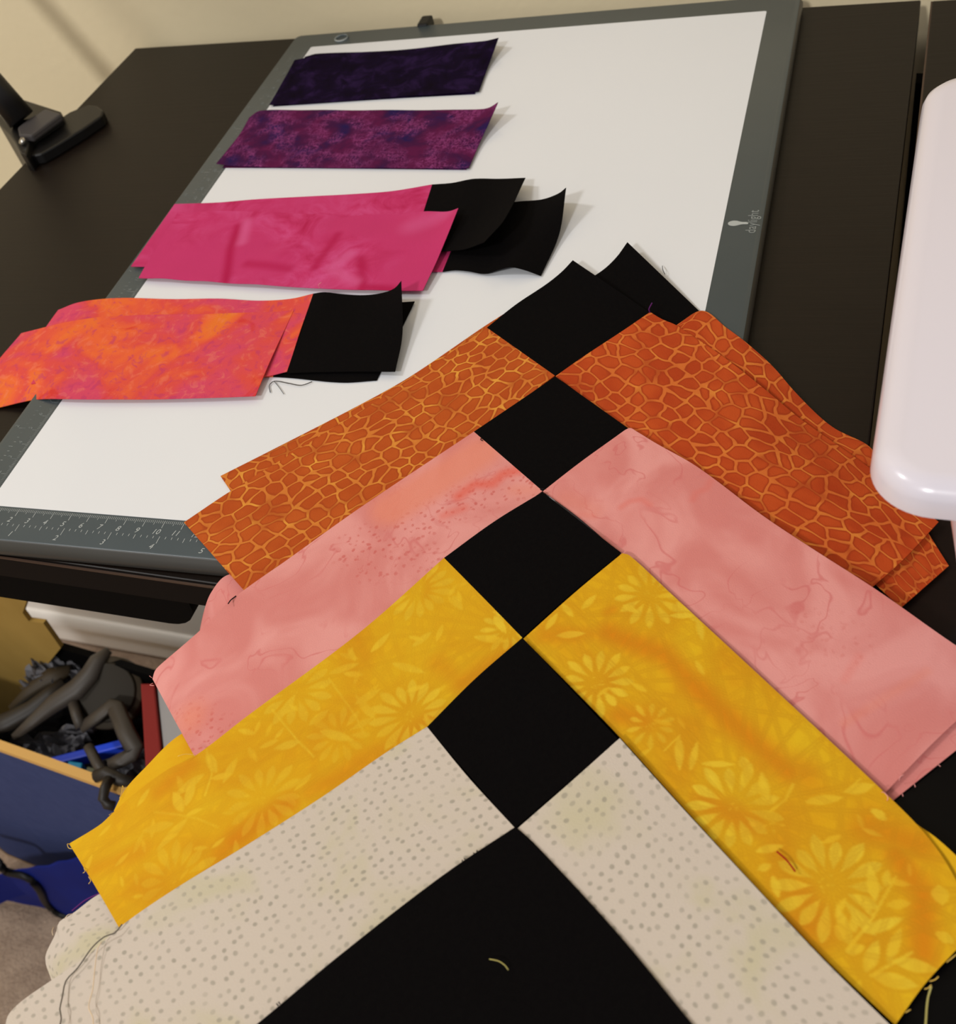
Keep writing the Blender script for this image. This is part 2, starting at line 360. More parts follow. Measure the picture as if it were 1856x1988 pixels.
# ---------------------------------------------------------------- light pad
PW, PD, PB = .31695, .43743, .01977
pad = empty('light_pad', (PW / 2, PD / 2, ZD - .009))
slab('frame', -PB - .001, -PB - .003, PW + PB + .001, PD + PB + .001, .006,
     [(.0035, ZD - .0090), (.001, ZD - .0085), (0, ZD - .0060), (.0, ZD - .0035), (.0016, ZD - .0015), (.0030, ZD - .0006), (.0034, ZD - .0003)], 'pad_edge', pad)
slab('border', -PB + .0006, -PB + .0004, PW + PB - .0006, PD + PB - .0006, .0045, [(0, ZD - .0003), (0, ZD - .00015), (.0003, ZD)], 'pad_border', pad)
slab('screen', 0, 0, PW, PD, .0012, [(0, ZD - .0001), (0, ZD + .00012)], 'pad_screen', pad, n=3)
def quads(name, Q, mat, parent, z):
    V = []; Fc = []
    for q in Q:
        b = len(V); V += [(x, y, z) for x, y in q]; Fc.append((b, b + 1, b + 2, b + 3))
    return link(name, V, Fc, mat, parent, smooth=False)
def tick(x, y, dx, dy, L, wd):
    px, py = -dy * wd / 2, dx * wd / 2
    return [(x - px, y - py), (x + dx * L - px, y + dy * L - py), (x + dx * L + px, y + dy * L + py), (x + px, y + py)]
X0 = -.0009; Q = []
for i in range(0, 311):                                             # centimetre scale along the front edge
    x = X0 + i * .001; L = .0042 if i % 10 == 0 else (.0026 if i % 5 == 0 else .0016)
    Q.append(tick(x, -.0010, 0, -1, L, .00021 if i % 10 else .00028))
for i in range(0, 97):                                              # inch scale
    x = X0 + i * .0254 / 8; L = .0040 if i % 8 == 0 else (.0024 if i % 4 == 0 else .0013)
    Q.append(tick(x, -.0099, 0, -1, L, .00028))
quads('front_ruler_marks', Q, 'print_white', pad, ZD + .0001)
Q = []
for i in range(0, 431):                                             # the same along the left edge
    L = .0042 if i % 10 == 0 else (.0026 if i % 5 == 0 else .0016); Q.append(tick(-.0012, i * .001, -1, 0, L, .00016))
for i in range(0, 137):
    L = .0040 if i % 8 == 0 else (.0024 if i % 4 == 0 else .0013); Q.append(tick(-.0099, i * .0254 / 8, -1, 0, L, .00020))
quads('side_ruler_marks', Q, 'print_faint', pad, ZD + .0001)
def text(name, s, size, x, y, rot, mat, parent, shear=.25, align='CENTER', sx=1.0, z=None):
    c = bpy.data.curves.new(name, 'FONT'); c.body = s; c.size = size; c.align_x = align; c.shear = shear; c.resolution_u = 3
    t = bpy.data.objects.new(name, c); COL.objects.link(t); bpy.context.view_layer.update()
    me = bpy.data.meshes.new_from_object(t.evaluated_get(bpy.context.evaluated_depsgraph_get())); bpy.data.objects.remove(t)
    me.materials.clear(); me.materials.append(M[mat])
    o = bpy.data.objects.new(name, me); COL.objects.link(o); o.parent = parent; o.scale = (sx, 1, 1)
    o.location = Vector((x, y, ZD + .0001 if z is None else z)) - Vector(parent['_o']); o.rotation_euler = (0, 0, rot); return o
for i in range(1, 31): text('numeral', str(i), .0041, X0 + i * .01 - .0018, -.0088, 0, 'print_white', pad)
for i in range(1, 13): text('numeral', str(i), .0041, X0 + i * .0254 - .0018, -.0170, 0, 'print_white', pad)
for i in range(1, 43): text('numeral', str(i), .0034, -.0060, i * .01 + .001, math.pi / 2, 'print_faint', pad)
for i in range(1, 17): text('numeral', str(i), .0034, -.0148, i * .0254 + .001, math.pi / 2, 'print_faint', pad)
# bulb emblem and the word beside it
bx, by = U(1413, 434)[:2]; ex, ey = U(1453, 431)[:2]; Lb = ex - bx
prof = [(0, .0), (.03, .10), (.10, .17), (.20, .215), (.32, .225), (.45, .20), (.57, .145), (.68, .105), (.80, .095), (.97, .095), (1.0, .07)]
V = [(bx + a * Lb, by + b * Lb, ZD + .0001) for a, b in prof] + [(bx + a * Lb, by - b * Lb, ZD + .0001) for a, b in prof[::-1][:-1]]
link('bulb_emblem', V, [tuple(range(len(V)))[::-1]], 'print_white', pad, smooth=False)
tx, ty = U(1466, 453)[:2]; tx2, ty2 = U(1473, 408)[:2]
word = text('wordmark', 'daylight', .0062, tx, ty, math.pi / 2, 'print_dim', pad, 0, 'LEFT')
wl = max(v.co.x for v in word.data.vertices); word.scale = ((ty2 - ty) / wl, (ty2 - ty) / wl * 1.15, 1)
# power button ring
c = U(663, 74); V = []; n = 28
for k in range(n):
    a = 2 * math.pi * k / n
    for r, z in ((.0042, 0.0), (.0052, 0.0), (.0042, .0006), (.0052, .0006)): V.append((c[0] + r * math.cos(a), c[1] + r * math.sin(a), ZD + z))
Fc = []
for k in range(n):
    i, j = 4 * k, 4 * ((k + 1) % n); Fc += [(i + 2, i + 3, j + 3, j + 2), (i + 1, j + 1, j + 3, i + 3), (i, i + 2, j + 2, j)]
link('power_button', V, Fc, 'print_faint', pad)
c = U(820, 47, .001)
box('power_plug', (c[0] - .0042, PD + PB - .002, ZD - .006), (c[0] + .0042, PD + PB + .012, ZD + .0016), 'black_rubber', pad, bev=.0015)
tag(pad, 'slim light pad with grey ruler-marked border and blank white screen', 'light pad')

# ---------------------------------------------------------------- white appliance at the right
MR = math.radians(-3.4); mc = U(1690, 960, .075); MPV = (float(mc[0]), float(mc[1])); H = ZD + .075
app = empty('appliance', (.60, .08, DT))
slab('top', MPV[0] - .0015, MPV[1] + .0035, MPV[0] + .40, MPV[1] + .243, .019,
     [(.006, H - .0140), (.0015, H - .0134), (0, H - .0118), (.0004, H - .0060), (.0016, H - .0030), (.0042, H - .0008), (.0085, H)], 'white_plastic', app, MR, MPV, n=12)
slab('base', MPV[0] + .0215, MPV[1] + .008, MPV[0] + .37, MPV[1] + .22, .006,
     [(.010, DT), (.009, DT + .020), (.005, DT + .045), (.0, DT + .0705)], 'white_plastic', app, MR, MPV)
tag(app, 'white glossy plastic appliance with a flat rounded top beside the desk', 'appliance')

# ---------------------------------------------------------------- clamp lamp on the desk's left edge
lamp = empty('clamp_lamp', U(100, 262, -.009))
def hull(name, pix, h0, h1, mat, parent, r=.0):
    """extruded plan outline given by photo pixels at its upper level"""
    P = [U(x, y, h1)[:2] for x, y in pix]; n = len(P)
    V = [(x, y, ZD + h0) for x, y in P] + [(x, y, ZD + h1) for x, y in P]
    a = sum(P[i][0] * P[(i + 1) % n][1] - P[(i + 1) % n][0] * P[i][1] for i in range(n))
    Fc = [tuple(range(n))[::-1], tuple(range(n, 2 * n))] + [(i, (i + 1) % n, (i + 1) % n + n, i + n) for i in range(n)]
    if a < 0: Fc = [f[::-1] for f in Fc]
    o = link(name, V, Fc, mat, parent, smooth=False)
    if r:
        bm = bmesh.new(); bm.from_mesh(o.data); bmesh.ops.bevel(bm, geom=bm.edges[:], offset=r, segments=2, affect='EDGES', profile=.5); bm.to_mesh(o.data); bm.free()
    return o
hull('upper_jaw', [(46, 296), (60, 268), (100, 240), (135, 217), (170, 203), (188, 205), (201, 214), (196, 225), (160, 250), (110, 281), (80, 298), (58, 303)], -.0092, -.0012, 'lamp_black', lamp, .0012)
hull('base_plate', [(-6, 236), (8, 190), (34, 189), (118, 216), (120, 226), (60, 266), (50, 300), (39, 298), (28, 276), (14, 256)], -.034, .004, 'lamp_black', lamp, .0012)
hull('pivot_block', [(33, 247), (58, 228), (88, 210), (119, 220), (60, 263), (36, 262)], .0030, .0085, 'lamp_grey', lamp, .0015)
s0 = U(47, 276, .0055); tube('screw', [s0, s0 + np.array([-.001, -.001, .0022])], .0026, 'steel', lamp, n=12)
a0 = U(42, 232, .008); a1 = np.array([-.36, .405, ZD + .34])
def lerp(a, b, t): return a * (1 - t) + b * t
d = a1 - a0
tube('lower_arm', [tuple(lerp(a0, a1, t)) for t in (0, .08, .2, .5, 1)], [.0105, .0095, .0085, .008, .008], 'lamp_black', lamp, n=10)
tube('joint', [tuple(a1 + np.array([0, -.018, 0])), tuple(a1 + np.array([0, .018, 0]))], .014, 'lamp_black', lamp, n=14)
a2 = np.array([-.42, .20, ZD + .62]); tube('upper_arm', [tuple(a1), tuple(lerp(a1, a2, .5)), tuple(a2)], .007, 'lamp_black', lamp, n=10)
V = []; Fc = []; n = 20
for r, z in ((.018, .05), (.03, .045), (.062, -.03), (.064, -.032), (.060, -.030), (.028, .040)):
    V += [(a2[0] + r * math.cos(2 * math.pi * k / n), a2[1] + r * math.sin(2 * math.pi * k / n), a2[2] + z - .02) for k in range(n)]
for j in range(5):
    for k in range(n): Fc.append((j * n + k, (j + 1) * n + k, (j + 1) * n + (k + 1) % n, j * n + (k + 1) % n))
Fc.append(tuple(range(n)))
link('lamp_shade', V, Fc, 'lamp_black', lamp)
tag(lamp, 'black clamp-on desk lamp gripping the left edge of the brown desk', 'lamp')

# ---------------------------------------------------------------- fabric: painting of the prints (resist and dye shapes, magenta fold shade, in plan)
def seg_dist(x, y, a, b):
    a = np.array(a); b = np.array(b); d = b - a; L2 = (d ** 2).sum() + 1e-12
    t = np.clip(((x - a[0]) * d[0] + (y - a[1]) * d[1]) / L2, 0, 1)
    return np.hypot(x - a[0] - t * d[0], y - a[1] - t * d[1]), t
def sstep(x, a, b):
    t = np.clip((x - a) / (b - a), 0, 1); return t * t * (3 - 2 * t)
def pp(p, h=.004): return U(p[0], p[1], h)[:2]
def blob(x, y, pts, r, soft=1.0):
    m = np.zeros_like(x)
    P = [pp(p) for p in pts]
    if len(P) == 1: P = P * 2
    for a, b in zip(P[:-1], P[1:]):
        d, _ = seg_dist(x, y, a, b); m = np.maximum(m, 1 - sstep(d, r * (1 - soft), r))
    return m
def leaf(x, y, a, b, wd, pw=.9):
    d = b - a; L = math.hypot(*d) + 1e-9; d = d / L
    u = ((x - a[0]) * d[0] + (y - a[1]) * d[1]) / L; v = (-(x - a[0]) * d[1] + (y - a[1]) * d[0])
    half = wd * np.where((u > 0) & (u < 1), np.sin(np.pi * np.clip(u, 0, 1) ** pw) ** .8, 0)
    return half - np.abs(v)                                           # positive inside
def yellow_paint(flowers, leaves, stems, dye, scatter, seed, box_px):
    def f(x, y):
        light = np.zeros_like(x); rim = np.zeros_like(x); org = np.zeros_like(x)
        rs = np.random.RandomState(seed)
        def add(s, k=1.0):
            nonlocal light, rim
            light = np.maximum(light, k * sstep(s, -.0001, .0005)); rim = np.maximum(rim * (1 - sstep(s, 0, .0004)), k * (1 - sstep(np.abs(s + .0005), 0, .0008)))
        for (px, py, r, n, k) in flowers:
            c = pp((px, py)); ph = rs.uniform(0, 6)
            for i in range(n):
                a = ph + 2 * math.pi * i / n; rr = r * rs.uniform(.85, 1.1)
                e = np.array([math.cos(a), math.sin(a)]); add(leaf(x, y, c + e * r * .26, c + e * rr, r * .125, 1.55), k)
            for i in range(8):
                a = rs.uniform(0, 6.28); q = c + np.array([math.cos(a), math.sin(a)]) * r * rs.uniform(.03, .2); add(.0005 - np.hypot(x - q[0], y - q[1]), k * .7)
        for (a, b, wd, k) in leaves: add(leaf(x, y, pp(a), pp(b), wd), k)
        for (pts, wd, k) in stems:
            P = [pp(p) for p in pts]
            for a, b in zip(P[:-1], P[1:]): add(wd - seg_dist(x, y, a, b)[0], k)
        for i in range(scatter):
            a = pp((rs.uniform(box_px[0], box_px[2]), rs.uniform(box_px[1], box_px[3]))); th = rs.uniform(0, 6.28); L = rs.uniform(.005, .009)
            add(leaf(x, y, a, a + L * np.array([math.cos(th), math.sin(th)]), L * .16), rs.uniform(.25, .55))
        for (pts, r, k) in dye: org = np.maximum(org, k * blob(x, y, pts, r))
        return np.stack([light, org, rim], 1)
    return f
YR_FLOWERS = [(1425, 1568, .0150, 13, .95), (1612, 1722, .0165, 14, .95), (1262, 1160, .0140, 13, .7), (1160, 1330, .0135, 13, .8), (1265, 1410, .0090, 10, .6), (1500, 1600, .0035, 5, .9)]
YR_LEAVES = [((1360, 1215), (1310, 1170), .0016, .8), ((1300, 1200), (1350, 1200), .0014, .9), ((1355, 1205), (1365, 1250), .0014, .8), ((1318, 1430), (1320, 1500), .0017, .7), ((1340, 1500), (1355, 1440), .0014, .6),
             ((1488, 1560), (1478, 1500), .0019, .8), ((1450, 1500), (1440, 1470), .0020, .6), ((1360, 1485), (1430, 1487), .0013, .7), ((1465, 1655), (1525, 1643), .0015, .9), ((1500, 1700), (1512, 1745), .0016, .8), ((1470, 1690), (1500, 1680), .0014, .7),
             ((1700, 1755), (1688, 1680), .0018, .9), ((1718, 1725), (1724, 1690), .0014, .9), ((1690, 1780), (1680, 1750), .0013, .8), ((1660, 1815), (1655, 1775), .0013, .9), ((1673, 1812), (1755, 1783), .0019, .95), ((1680, 1890), (1705, 1825), .0021, .9),
             ((1722, 1872), (1750, 1800), .0017, .6), ((1692, 1895), (1785, 1915), .0022, .95), ((1730, 1865), (1825, 1885), .0020, .9), ((1640, 1850), (1680, 1838), .0017, .9), ((1640, 1830), (1620, 1795), .0015, .7), ((1720, 1760), (1770, 1755), .0016, .5),
             ((1640, 1540), (1700, 1525), .0020, .6), ((1560, 1560), (1640, 1550), .0018, .5), ((1700, 1590), (1712, 1575), .0028, .7), ((1830, 1830), (1838, 1810), .0028, .7), ((1820, 1720), (1830, 1760), .0026, .5),
             ((1080, 1240), (1140, 1235), .0017, .6), ((1060, 1230), (1085, 1195), .0015, .7), ((1130, 1190), (1160, 1160), .0015, .6), ((1115, 1205), (1090, 1175), .0014, .6), ((1210, 1180), (1240, 1195), .0015, .7)]
YR_STEMS = [([(1645, 1845), (1690, 1790), (1738, 1705)], .0006, .8), ([(1690, 1895), (1735, 1870), (1770, 1850)], .0006, .8), ([(1495, 1578), (1525, 1555), (1540, 1525)], .0006, .7), ([(1290, 1460), (1320, 1430)], .0005, .6), ([(1640, 1540), (1670, 1515)], .0005, .5)]
YR_DYE = [([(1180, 1235), (1290, 1275), (1400, 1385), (1470, 1450), (1530, 1500)], .0080, 1.0), ([(1060, 1240), (1180, 1235)], .0060, .6), ([(1205, 1390), (1250, 1400)], .0070, .8), ([(1370, 1560), (1460, 1600)], .0075, .9),
          ([(1690, 1610), (1780, 1640)], .0100, .9), ([(1740, 1660), (1790, 1740), (1795, 1850)], .0075, 1.0), ([(1560, 1740), (1600, 1810), (1560, 1790)], .0080, .8), ([(1480, 1480), (1560, 1500)], .0100, .7), ([(1180, 1195), (1190, 1190)], .0035, .6)]
YL_FLOWERS = [(815, 1150, .0140, 15, .55), (575, 1345, .0150, 14, .55), (800, 1390, .0150, 15, .7), (990, 1225, .0110, 13, .8), (510, 1550, .0140, 13, .4), (330, 1700, .0150, 14, .35), (660, 1430, .0120, 12, .35)]
YL_LEAVES = [((530, 1360), (500, 1345), .0018, .6), ((545, 1395), (575, 1350), .0018, .6), ((395, 1500), (330, 1540), .0020, .5), ((350, 1570), (330, 1530), .0022, .6), ((355, 1560), (375, 1505), .0020, .6), ((330, 1590), (260, 1600), .0019, .6), ((360, 1580), (290, 1640), .0019, .5),
             ((620, 1420), (690, 1440), .0019, .6), ((600, 1410), (640, 1380), .0018, .6), ((585, 1440), (530, 1455), .0018, .6), ((690, 1370), (740, 1340), .0018, .6), ((640, 1310), (700, 1290), .0018, .5), ((720, 1270), (760, 1230), .0016, .6), ((840, 1230), (800, 1260), .0016, .6),
             ((920, 1240), (990, 1250), .0018, .7), ((880, 1160), (900, 1190), .0016, .5), ((960, 1200), (985, 1235), .0018, .85), ((400, 1460), (420, 1500), .0020, .5), ((460, 1470), (430, 1520), .0018, .5), ((760, 1290), (830, 1310), .0017, .5), ((730, 1400), (690, 1350), .0017, .5)]
YL_STEMS = [([(290, 1566), (340, 1574), (380, 1584), (420, 1602)], .0005, .45), ([(400, 1455), (410, 1500), (395, 1540)], .0005, .6), ([(530, 1380), (580, 1440), (610, 1470)], .0005, .6), ([(640, 1320), (690, 1390), (710, 1430)], .0005, .5)]
YL_DYE = [([(900, 1330), (1000, 1270)], .0080, .8), ([(560, 1560), (450, 1630)], .0085, 1.0), ([(450, 1630), (430, 1650)], .0070, .8), ([(700, 1480), (760, 1450), (850, 1390)], .0070, .6), ([(600, 1540), (680, 1500)], .0070, .6), ([(160, 1660), (260, 1640)], .0060, .4), ([(370, 1480), (300, 1530)], .0050, .5), ([(850, 1290), (900, 1330)], .0070, .5)]
yr_paint = yellow_paint(YR_FLOWERS, YR_LEAVES, YR_STEMS, YR_DYE, 30, 5, (1050, 1100, 1856, 1950))
yl_paint = yellow_paint(YL_FLOWERS, YL_LEAVES, YL_STEMS, YL_DYE, 120, 7, (150, 1100, 1000, 1750))
def pink_l_paint(x, y):
    red = np.maximum(.9 * blob(x, y, [(890, 962), (920, 940), (955, 938), (975, 920), (1005, 912)], .0050), .5 * blob(x, y, [(860, 1000), (900, 985)], .004))
    spots = np.maximum(blob(x, y, [(690, 1060), (800, 1020), (920, 960), (1020, 930)], .0140, .6), blob(x, y, [(360, 1390), (400, 1420)], .0140, .7))
    spots = np.maximum(spots, .8 * blob(x, y, [(720, 1100), (830, 1080)], .011, .6))
    sal = np.maximum(blob(x, y, [(760, 985), (850, 930), (930, 880)], .0140, .7), np.maximum(.9 * blob(x, y, [(360, 1380)], .012), .5 * blob(x, y, [(1000, 950), (1040, 950)], .006)))
    return np.stack([red, spots, sal], 1)
def pink_r_paint(x, y):
    red = np.maximum(.38 * blob(x, y, [(1205, 985), (1222, 974), (1245, 970), (1262, 980)], .0024), np.maximum(.28 * blob(x, y, [(1345, 972), (1352, 958), (1372, 950), (1380, 935)], .0026), np.maximum(.25 * blob(x, y, [(1112, 1004), (1130, 998), (1152, 1002)], .0026), .25 * blob(x, y, [(1640, 1316), (1650, 1300), (1668, 1272)], .0028))))
    sp = .35 * blob(x, y, [(1580, 1210), (1640, 1250)], .014, .7)
    sal = np.maximum(.35 * blob(x, y, [(1100, 970), (1150, 990)], .008), .4 * blob(x, y, [(1640, 1400), (1800, 1300)], .003))
    return np.stack([red, sp, sal], 1)
def none_paint(x, y): return np.zeros((len(x), 3))
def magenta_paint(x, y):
    dark = np.maximum(blob(x, y, [(462, 440), (448, 480), (437, 545)], .0050), np.maximum(.8 * blob(x, y, [(655, 455), (610, 520)], .0050), .9 * blob(x, y, [(700, 500), (705, 555), (760, 560)], .0055)))  # first streak paints the shade of the fold crease into the colour
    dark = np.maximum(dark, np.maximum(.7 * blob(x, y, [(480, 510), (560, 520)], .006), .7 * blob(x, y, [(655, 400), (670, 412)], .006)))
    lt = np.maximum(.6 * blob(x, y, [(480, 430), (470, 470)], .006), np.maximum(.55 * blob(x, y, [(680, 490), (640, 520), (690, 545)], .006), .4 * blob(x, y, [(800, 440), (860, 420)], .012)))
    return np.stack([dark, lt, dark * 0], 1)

# ---------------------------------------------------------------- fabric: plain strips on the light pad
GP = 'fabric strips and pieced units laid out in colour order'
def strip(label, rails, mat, name='fabric_strip', **kw):
    return tag(cloth(name, rails, mat, **kw), label, 'fabric strip', GP)
def unit(label, strip_rails, square_rails, mat, skw={}, bkw={}, slabel=None):
    P = np.array([U(*q) for r in strip_rails + square_rails for q in r])
    e = empty('pieced_fabric_unit', (P[:, 0].mean(), P[:, 1].mean(), P[:, 2].min()))
    a = cloth('colour_strip', strip_rails, mat, e, **skw); b = cloth('black_square', square_rails, 'black_cotton', e, **bkw)
    tag(e, label, 'fabric unit', GP); b['label'] = 'plain black cotton square sewn to the strip'
    return e, a, b

# dark purple pair
strip('dark purple batik strip lying beneath its twin at the far end of the pad', [[(530, 206, .0006), (740, 192, .0006), (922, 182, .0006)], [(592, 110, .0006), (616, 104, .0007), (760, 99, .0006), (940, 86, .0006)]], 'dark_purple_batik')
strip('dark purple batik strip on top of its twin with one corner curling up', [
    [(523, 204, .0014), (600, 200, .0014), (760, 189, .0014), (930, 178, .0014)],
    [(548, 160, .0016), (640, 150, .0016), (780, 140, .0016), (948, 128, .0025)],
    [(572, 117, .0018), (615, 109, .0022), (704, 101, .0020), (794, 96, .0024), (880, 86, .0020), (940, 81, .004), (968, 74, .009)]], 'dark_purple_batik', uv0=(.3, .1), wav=.0004)
# purple pair
strip('mottled purple batik strip lying beneath its twin', [[(432, 325, .0006), (640, 326, .0006), (905, 329, .0006)], [(510, 221, .0006), (740, 221, .0006), (930, 219, .0006)]], 'purple_batik', uv0=(.5, .3))
strip('mottled purple batik strip on top of its twin with one corner curling up', [
    [(420, 318, .0022), (450, 322, .0016), (640, 325, .0014), (910, 327, .0014)],
    [(462, 266, .0018), (640, 270, .0018), (840, 270, .0018), (936, 268, .0030)],
    [(484, 229, .0016), (505, 216, .0018), (600, 214, .0018), (740, 214, .0022), (850, 214, .0018), (925, 213, .0028), (948, 210, .0055), (967, 199, .0110)]], 'purple_batik', wav=.0004)
# magenta stack
unit('magenta batik strip with a black square, undermost of the magenta pile',
     [[(290, 528, .0006), (560, 530, .0006), (859, 527, .0012)], [(365, 420, .0006), (640, 415, .0006), (905, 415, .0015)]],
     [[(859, 527, .0012), (881, 524, .0016), (908, 526, .0020), (941, 531, .0020), (965, 524, .0040), (990, 518, .0062), (1016, 523, .0045), (1050, 535, .0012)],
      [(880, 480, .0014), (940, 472, .0020), (1010, 470, .0050), (1086, 452, .0040)],
      [(905, 415, .0015), (960, 398, .0015), (1007, 391, .0020), (1052, 387, .0030), (1083, 376, .0080), (1099, 364, .0150)]], 'magenta_batik', dict(paint=none_paint), dict())
unit('magenta batik strip with a black square, middle of the magenta pile',
     [[(254, 517, .0018), (400, 519, .0018), (640, 515, .0018), (796, 492, .0022)], [(339, 396, .0018), (424, 393, .0018), (494, 387, .0024), (603, 381, .0022), (680, 377, .0026), (760, 371, .0030), (839, 358, .0036)]],
     [[(796, 492, .0022), (830, 490, .0030), (863, 487, .0040), (900, 484, .0070), (940, 470, .0150)],
      [(820, 420, .0028), (880, 415, .0034), (940, 412, .0050), (978, 428, .0170)],
      [(839, 358, .0036), (877, 355, .0038), (920, 347, .0060), (970, 347, .0052), (1020, 345, .0075)]], 'magenta_batik', dict(paint=none_paint, uv0=(.2, .4)), dict())
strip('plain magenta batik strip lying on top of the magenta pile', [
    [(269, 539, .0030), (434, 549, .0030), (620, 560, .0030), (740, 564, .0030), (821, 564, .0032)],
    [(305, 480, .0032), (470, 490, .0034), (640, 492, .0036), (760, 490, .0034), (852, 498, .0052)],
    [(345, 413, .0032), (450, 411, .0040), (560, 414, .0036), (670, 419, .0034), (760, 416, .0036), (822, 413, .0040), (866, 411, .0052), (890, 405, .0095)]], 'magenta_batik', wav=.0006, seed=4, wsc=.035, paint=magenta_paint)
# coral stack
unit('coral batik strip with a black square, undermost of the coral pile',
     [[(60, 745, .0005), (300, 745, .0006), (530, 731, .0008)], [(130, 630, .0005), (380, 610, .0006), (575, 605, .0008)]],
     [[(530, 731, .0008), (563, 733, .0008), (664, 742, .0008), (731, 738, .0008)], [(575, 605, .0008), (700, 592, .0010), (805, 585, .0014)]], 'coral_batik', dict(uv0=(.7, .2)), dict())
unit('coral batik strip with a black square, middle of the coral pile',
     [[(52, 690, -.003), (200, 712, .0018), (380, 725, .0018), (510, 731, .0020), (557, 721, .0024)],
      [(113, 602, -.002), (150, 588, .0035), (200, 581, .0030), (260, 579, .0022), (340, 582, .0024), (424, 580, .0032), (500, 584, .0022), (563, 580, .0028), (608, 570, .0040)]],
     [[(557, 724, .0024), (620, 722, .0024), (700, 721, .0026), (767, 721, .0036)],
      [(584, 645, .0032), (640, 643, .0030), (710, 643, .0034), (781, 648, .0060)],
      [(608, 570, .0040), (630, 567, .0052), (665, 571, .0040), (704, 573, .0036), (740, 569, .0050), (765, 560, .0090), (779, 545, .0150)]], 'coral_batik', dict(uv0=(.1, .6), wav=.0004), dict())
strip('plain coral batik strip on top of the coral pile, hanging past the pad', [
    [(-60, 806, -.0080), (0, 791, -.0078), (57, 778, -.0020), (100, 774, .0026), (200, 776, .0030), (367, 774, .0030), (496, 769, .0032)],
    [(-15, 716, -.0070), (60, 706, .0010), (200, 700, .0034), (350, 696, .0036), (530, 690, .0036)],
    [(42, 648, -.0060), (87, 635, .0030), (140, 624, .0042), (200, 616, .0042), (284, 612, .0038), (424, 610, .0042), (535, 605, .0036), (570, 602, .0034)]], 'coral_batik', wav=.0005, seed=9, uv0=(0, 0))

# ---------------------------------------------------------------- fabric: the stepped chevron
# orange row, left
unit('orange crackle batik strip with a black square, lower of the orange pair',
     [[(530, 1075, .0006), (840, 930, .0006), (1150, 765, .0006)], [(428, 924, .0008), (527, 874, .0008), (704, 783, .0010), (798, 730, .0010), (938, 635, .0012), (985, 605, .0012)]],
     [[(1150, 765, .0006), (1260, 700, .0006), (1385, 630, .0008)], [(985, 605, .0012), (1100, 565, .0010), (1165, 528, .0012), (1196, 500, .0024), (1218, 470, .0080)]], 'orange_crackle_batik', dict(uv0=(.3, .4)), dict())
unit('orange crackle batik strip with a black square, upper of the orange pair',
     [[(478, 1151, .0010), (700, 1000, .0018), (900, 860, .0020), (1077, 729, .0022)], [(357, 1014, .0014), (445, 955, .0020), (640, 835, .0020), (800, 735, .0022), (945, 636, .0026)]],
     [[(1077, 729, .0022), (1170, 670, .0024), (1262, 607, .0026)], [(945, 636, .0026), (1003, 590, .0030), (1060, 552, .0032), (1090, 528, .0045), (1112, 505, .0075)]], 'orange_crackle_batik', dict(), dict())
# orange row, right
strip('rust orange crackle strip running under the white appliance, lower of its pair', [
    [(1200, 745, .0008), (1400, 900, .0004), (1560, 1010, -.004), (1749, 1180, -.0068)],
    [(1313, 631, .0008), (1363, 603, .0022), (1410, 636, .0012), (1450, 666, .0006), (1500, 711, -.0030), (1540, 757, -.0050), (1586, 804, -.0066), (1621, 832, -.0072), (1693, 872, -.0076), (1842, 1098, -.0072)]], 'rust_crackle_batik', uv0=(.4, .2))
strip('rust orange crackle strip running under the white appliance, upper of its pair', [
    [(1079, 730, .0024), (1222, 838, .0018), (1400, 955, .0010), (1560, 1060, -.0015), (1691, 1142, -.0045)],
    [(1160, 675, .0026), (1330, 780, .0022), (1500, 900, .0006), (1650, 1000, -.0030), (1762, 1078, -.0048)],
    [(1262, 606, .0060), (1285, 620, .0034), (1313, 632, .0026), (1400, 690, .0022), (1480, 752, .0004), (1560, 818, -.0040), (1690, 910, -.0060), (1822, 1014, -.0060)]], 'rust_crackle_batik', wav=.0004, seed=3)
# pink row
unit('salmon pink batik strip with a black square, lower of the pink pair',
     [[(440, 1420, -.0040), (600, 1260, .0000), (900, 1060, .0002), (1060, 960, .0002)], [(388, 1222, -.0200), (396, 1186, -.0160), (410, 1150, -.0100), (440, 1117, -.0050), (560, 1090, -.0004), (930, 850, .0002)]],
     [[(1060, 960, .0002), (1215, 840, .0003)], [(930, 850, .0002), (1077, 745, .0003)]], 'pink_batik', dict(paint=none_paint, uv0=(.5, .5)), dict())
unit('salmon pink batik strip with a black square, upper of the pink pair',
     [[(378, 1469, -.0010), (500, 1385, .0022), (700, 1230, .0030), (862, 1098, .0034), (1053, 953, .0036)],
      [(340, 1400, -.0020), (460, 1290, .0022), (600, 1170, .0034), (790, 1030, .0036), (985, 893, .0038)],
      [(296, 1318, -.0060), (301, 1302, -.0050), (312, 1290, -.0035), (348, 1259, .0000), (387, 1225, .0018), (455, 1160, .0030), (560, 1085, .0034), (700, 985, .0036), (920, 838, .0040)]],
     [[(1053, 953, .0036), (1135, 892, .0038), (1222, 833, .0040)], [(920, 838, .0040), (1000, 784, .0040), (1078, 731, .0042)]], 'pink_batik', dict(paint=pink_l_paint, res=.001), dict())
strip('rose pink batik strip on the black table, lower of its pair', [
    [(1250, 1110, .0002), (1500, 1330, .0002), (1731, 1556, .0003)], [(1400, 960, .0002), (1700, 1150, .0002), (1962, 1372, .0006)]], 'pink_batik', uv0=(.8, .1), paint=none_paint)
